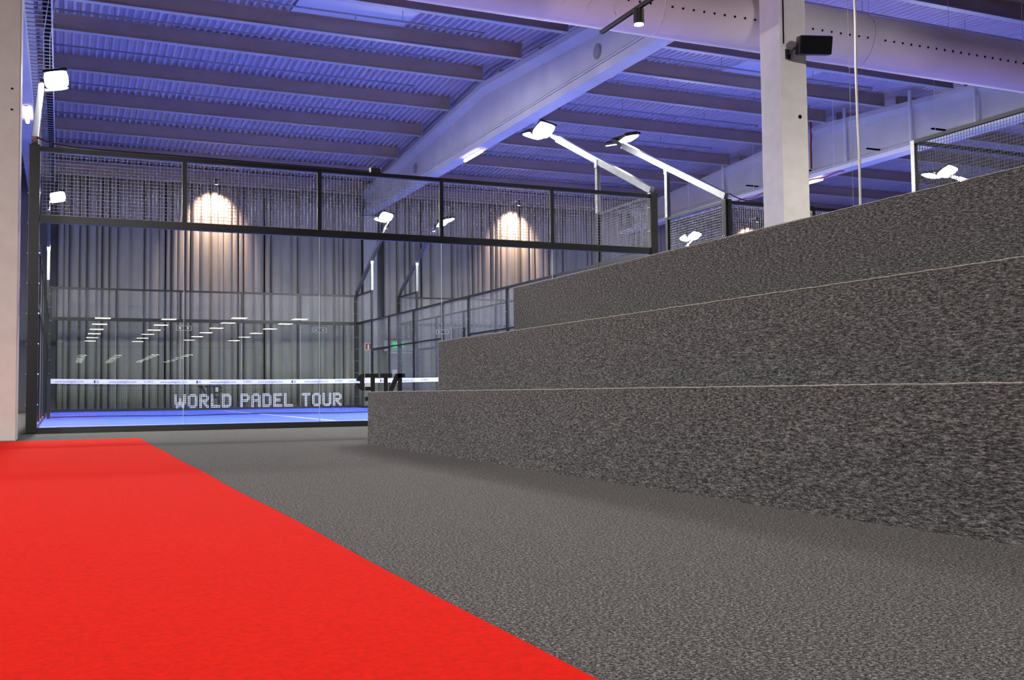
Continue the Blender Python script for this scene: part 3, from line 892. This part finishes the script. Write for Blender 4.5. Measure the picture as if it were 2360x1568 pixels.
# ------------------------------------------------------------------ bleachers
bl = empty('bleacher', (4.6, -11.2, 0), 'three-tier carpeted bleacher along the right of the aisle', 'bleacher')
tiers = [(3.196, 0.0, 0.526, 'lowest'), (3.951, 0.52, 1.043, 'middle'), (4.812, 1.037, 1.630, 'top')]
YE = -5.549; YB = -18.0
def tier(xa, xb, z0, z1, nm):
    mb = MB(); rnd = random.Random(int(xa * 100))
    n = 60
    vs = []
    for i in range(n + 1):
        y = YE + (YB - YE) * i / n
        wv = 0.004 * math.sin(i * 0.7) + 0.003 * math.sin(i * 1.9 + 1)
        vs += [(xa, y, z0), (xa + wv * 0.3, y, (z0 + z1) / 2), (xa + 0.004, y, z1 - 0.012), (xa + 0.016, y, z1), (xb, y, z1), (xb, y, z0)]
    m_ = 6
    fs = [tuple(range(m_)), tuple(range((n + 1) * m_ - 1, n * m_ - 1, -1))]
    for i in range(n):
        for k_ in range(m_):
            q = (k_ + 1) % m_
            fs.append((i * m_ + k_, i * m_ + q, (i + 1) * m_ + q, (i + 1) * m_ + k_))
    mb.add(vs, fs)
    o = mb.build('step', MT['tier'], bl)
    ed = MB(); rnd = random.Random(3)
    pts = []
    for i in range(260):
        y = YE + (YB - YE) * i / 259
        pts.append((xa + 0.005 + rnd.uniform(-0.0015, 0.0015), y, z1 + 0.0005 + rnd.uniform(-0.0015, 0.0015)))
    ed.tube(pts, 0.0028, 5)
    ed.build('frayed_carpet_edge', MT['trim'], o)
tier(3.196, 3.951, 0.0, 0.526, 'a')
tier(3.951, 4.812, 0.0, 1.043, 'b')
tier(4.812, 5.75, 0.0, 1.630, 'c')

# ------------------------------------------------------------------ red carpet
rc = MB(); n = 40
y0, y1 = -18.0, -2.62
vs = []
for i in range(n + 1):
    y = y1 + (y0 - y1) * i / n
    e_x = 1.222 + 0.006 * math.sin(i * 0.9)
    vs += [(-0.98, y, 0.0005), (-0.98, y, 0.009), (e_x, y, 0.009), (e_x + 0.002, y, 0.0005)]
fs = [(0, 1, 2, 3), (4 * n + 3, 4 * n + 2, 4 * n + 1, 4 * n)]
for i in range(n):
    for k_ in range(4):
        q = (k_ + 1) % 4
        fs.append((i * 4 + k_, (i + 1) * 4 + k_, (i + 1) * 4 + q, i * 4 + q))
rc.add(vs, fs)
tag(rc.build('red_carpet', MT['red']), 'long bright red carpet runner on the grey floor at the left', 'carpet')

# ------------------------------------------------------------------ hanging cords, track light
pts = [(6.475, -9.0, 8.8), (6.472, -9.0, 6.5), (6.47, -9.0, 4.4), (6.462, -9.0, 4.0), (6.468, -9.0, 3.6), (6.458, -9.0, 3.2), (6.462, -9.0, 2.8), (6.47, -9.0, 2.5), (6.465, -9.0, 1.9), (6.47, -9.0, 0.3)]
tag(MB().tube(pts, 0.0105, 8).build('hanging_cable', MT['white']), 'thick white cable hanging from the roof behind the top tier', 'cable')
tag(MB().tube([(6.375, -9.0, 8.8), (6.395, -9.0, 0.3)], 0.0016, 6).build('hanging_wire', MT['pipe']),
    'thin faint wire hanging just left of the thick white cable', 'wire')
tk = empty('track_light', (6.0, -7.5, 4.6), 'black ceiling track with one cylindrical spotlight at the top of the view', 'track light')
tkm = MB(); tkm.box(5.983, -10.0, 4.60, 5.989, -5.43, 4.64); tkm.box(6.011, -10.0, 4.60, 6.017, -5.43, 4.64); tkm.box(5.983, -10.0, 4.634, 6.017, -5.43, 4.642)
tkm.build('track', MT['black'], tk)
MB().box(5.998, -10.0, 4.606, 6.002, -5.44, 4.634).build('track_conductor', MT['galv'], tk)
for yy in (-7.0, -9.4): MB().bar((6.0, yy, 4.64), (6.0, yy, zb(yy)), 0.006, 0.006).build('suspension_wire', MT['black'], tk)
def track_spot(y, aim, can=True, en=260, ang=100, colr=(1.0, 0.86, 0.72), bl=0.8):
    t = tk
    MB().tube([(6.0, y, 4.60), (6.0, y, 4.44)], 0.058, 20).build('spot_can', MT['black'], t)
    MB().tube([(6.0, y, 4.438), (6.0, y, 4.430)], 0.05, 20).build('spot_lens', MT['bulb'], t)
    l = bpy.data.lights.new('track_spot', 'SPOT'); l.energy = en; l.color = colr
    l.spot_size = R(ang); l.spot_blend = bl; l.shadow_soft_size = 0.05
    o = bpy.data.objects.new('track_spot', l); COL.objects.link(o); o.parent = t
    o.location = (0, y + 7.5, -0.19)
    o.rotation_euler = Vector(aim).to_track_quat('-Z', 'Y').to_euler()
track_spot(-6.27, (0, 0, -1))
track_spot(-8.6, (0, 0, -1))
track_spot(-7.5, (3.15, 5.8, 2.35), en=620, ang=34, colr=(1.0, 0.62, 0.55), bl=0.35)

# ------------------------------------------------------------------ fill lamps added above the aisle, on walls and floor, out of view
for x, y, hp, lab in ((9.6, -7.0, 4.6, 'added high-bay fill light behind the bleachers, nearer the court'), (9.6, -14.5, 1.6, 'added high-bay fill light behind the bleachers, beside the viewer'), (2.0, -13.0, 0.25, 'added high-bay fill light over the aisle above the viewer'),
                  (-3.5, -9.5, 1.2, 'added high-bay fill light over the floor left of the red carpet')):
    t = empty('added_high_bay', (x, y, 7.0), lab, 'light')
    MB().box(x - 0.32, y - 0.32, 7.02, x + 0.32, y + 0.32, 7.12).build('housing', MT['white'], t)
    MB().box(x - 0.30, y - 0.30, 7.005, x + 0.30, y + 0.30, 7.018).build('diffuser', MT['fill_diffuser'], t)
    MB().bar((x, y, 7.12), (x, y, zb(y)), 0.01, 0.01).build('suspension_wire', MT['black'], t)
    l = bpy.data.lights.new('high_bay_fill', 'AREA'); l.energy = HALL_P * hp; l.color = (1.0, 0.93, 0.87)
    l.shape = 'SQUARE'; l.size = 0.58; l.spread = R(130)
    o = bpy.data.objects.new('high_bay_fill', l); COL.objects.link(o); o.parent = t; o.location = (0, 0, -0.001)
for x, y, z, aim, pw, lab in ((-5.0, -25.8, 7.6, (0.15, 1, -0.52), 1.0, 'added white fill flood on the bulkhead behind the viewer, left one'), (1.0, -25.8, 7.6, (0.1, 1, -0.52), 1.0, 'added white fill flood on the bulkhead behind the viewer, middle one'),
                          (11.5, -25.8, 7.6, (0, 1, -0.17), 0.72, 'added white fill flood on the bulkhead aimed at the right column'),
                          (-12.2, 7.0, 6.6, (1, 0.02, 0.05), 0.45, 'added white fill flood on the left wall level with the girders'),
                          (-12.2, -9.0, 4.5, (1, 0.22, -0.28), 4.0, 'added white fill flood on the left wall facing the bleachers')):
    t = empty('added_wall_flood', (x, y, z), lab, 'light')  # added unseen fill for floor, columns, girder sides and tiers
    av = Vector(aim).normalized(); hx = av.cross(Vector((0, 0, 1))).normalized(); hz = hx.cross(av)
    rb(MB(), Vector((x, y, z)) + av * 0.03, hx, hz, av, 0.34, 0.26, 0.03).build('lamp_housing', MT['frame'], t)
    rb(MB(), Vector((x, y, z)) + av * 0.064, hx, hz, av, 0.31, 0.23, 0.003).build('lens', MT['fill_diffuser'], t)
    MB().bar(Vector((x, y, z)), Vector((x, y, z)) - Vector((0.2 if abs(aim[0]) > 0.5 else 0, 0.2 if aim[1] > 0.5 else 0, 0)), 0.06, 0.06).build('bracket', MT['black'], t)
    l = bpy.data.lights.new('wall_flood_fill', 'AREA'); l.energy = WASH_P * pw; l.color = (1.0, 0.95, 0.90)
    l.shape = 'RECTANGLE'; l.size = 0.6; l.size_y = 0.45; l.spread = (R(46) if y > 0 else R(110)) if abs(aim[0]) > 0.5 else (R(24) if x > 10 else R(46))
    o = bpy.data.objects.new('wall_flood_fill', l); COL.objects.link(o); o.parent = t; o.location = av * 0.07
    o.rotation_euler = av.to_track_quat('-Z', 'Z').to_euler()
for x, y, lab in ((6.8, -2.3, 'added violet floor lamp behind the bleachers, nearest the right column'), (15.5, -3.4, 'added violet floor lamp far behind the bleachers'),
                  (-5.5, -5.0, 'added violet floor lamp left of the left column')):
    t = empty('added_uplighter', (x, y, 0), lab, 'light')  # added unseen lamps that tint the roof and duct violet
    MB().tube([(x, y, 0.0), (x, y, 0.22)], 0.13, 20).build('added_uplighter_body', MT['black'], t)
    MB().tube([(x, y, 0.221), (x, y, 0.228)], 0.11, 20).build('added_uplighter_lens', MT['vio'], t)
    l = bpy.data.lights.new('uplight_fill', 'SPOT'); l.energy = VIOLET_P; l.color = (0.52, 0.36, 1.0)
    l.spot_size = R(86); l.spot_blend = 0.6; l.shadow_soft_size = 0.10
    o = bpy.data.objects.new('uplight_fill', l); COL.objects.link(o); o.parent = t; o.location = (0, 0, 0.26)
    o.rotation_euler = (math.pi, 0, 0)

# ------------------------------------------------------------------ rows of LED panels in the low hall behind (seen mirrored in the glass)
lp = None
for r_, x in enumerate((1.88, 4.38, 6.95, 9.40)):
    for i in range(6):
        y = (-28.0, -28.0, -25.9, -25.9)[r_] - 3.68 * i
        y = min(y, -26.6)
        lab = 'LED ceiling panel behind the viewer mirrored in the near glass, row %s, %s' % (ORD[r_], ORD[i])
        if lp is None:
            lp = empty('ceiling_panel_light', (x, y, 3.58), lab, 'light', 'LED panels mirrored in the glass')
            MB().box(x - 0.31, y - 0.31, 3.59, x + 0.31, y + 0.31, 3.619).build('panel_frame', MT['white'], lp)
            MB().box(x - 0.29, y - 0.29, 3.583, x + 0.29, y + 0.29, 3.589).build('diffuser', MT['led'], lp)
            x_0, y_0 = x, y
        else:
            c = copy_tree(lp, (x - x_0, y - y_0, 0)); c['label'] = lab
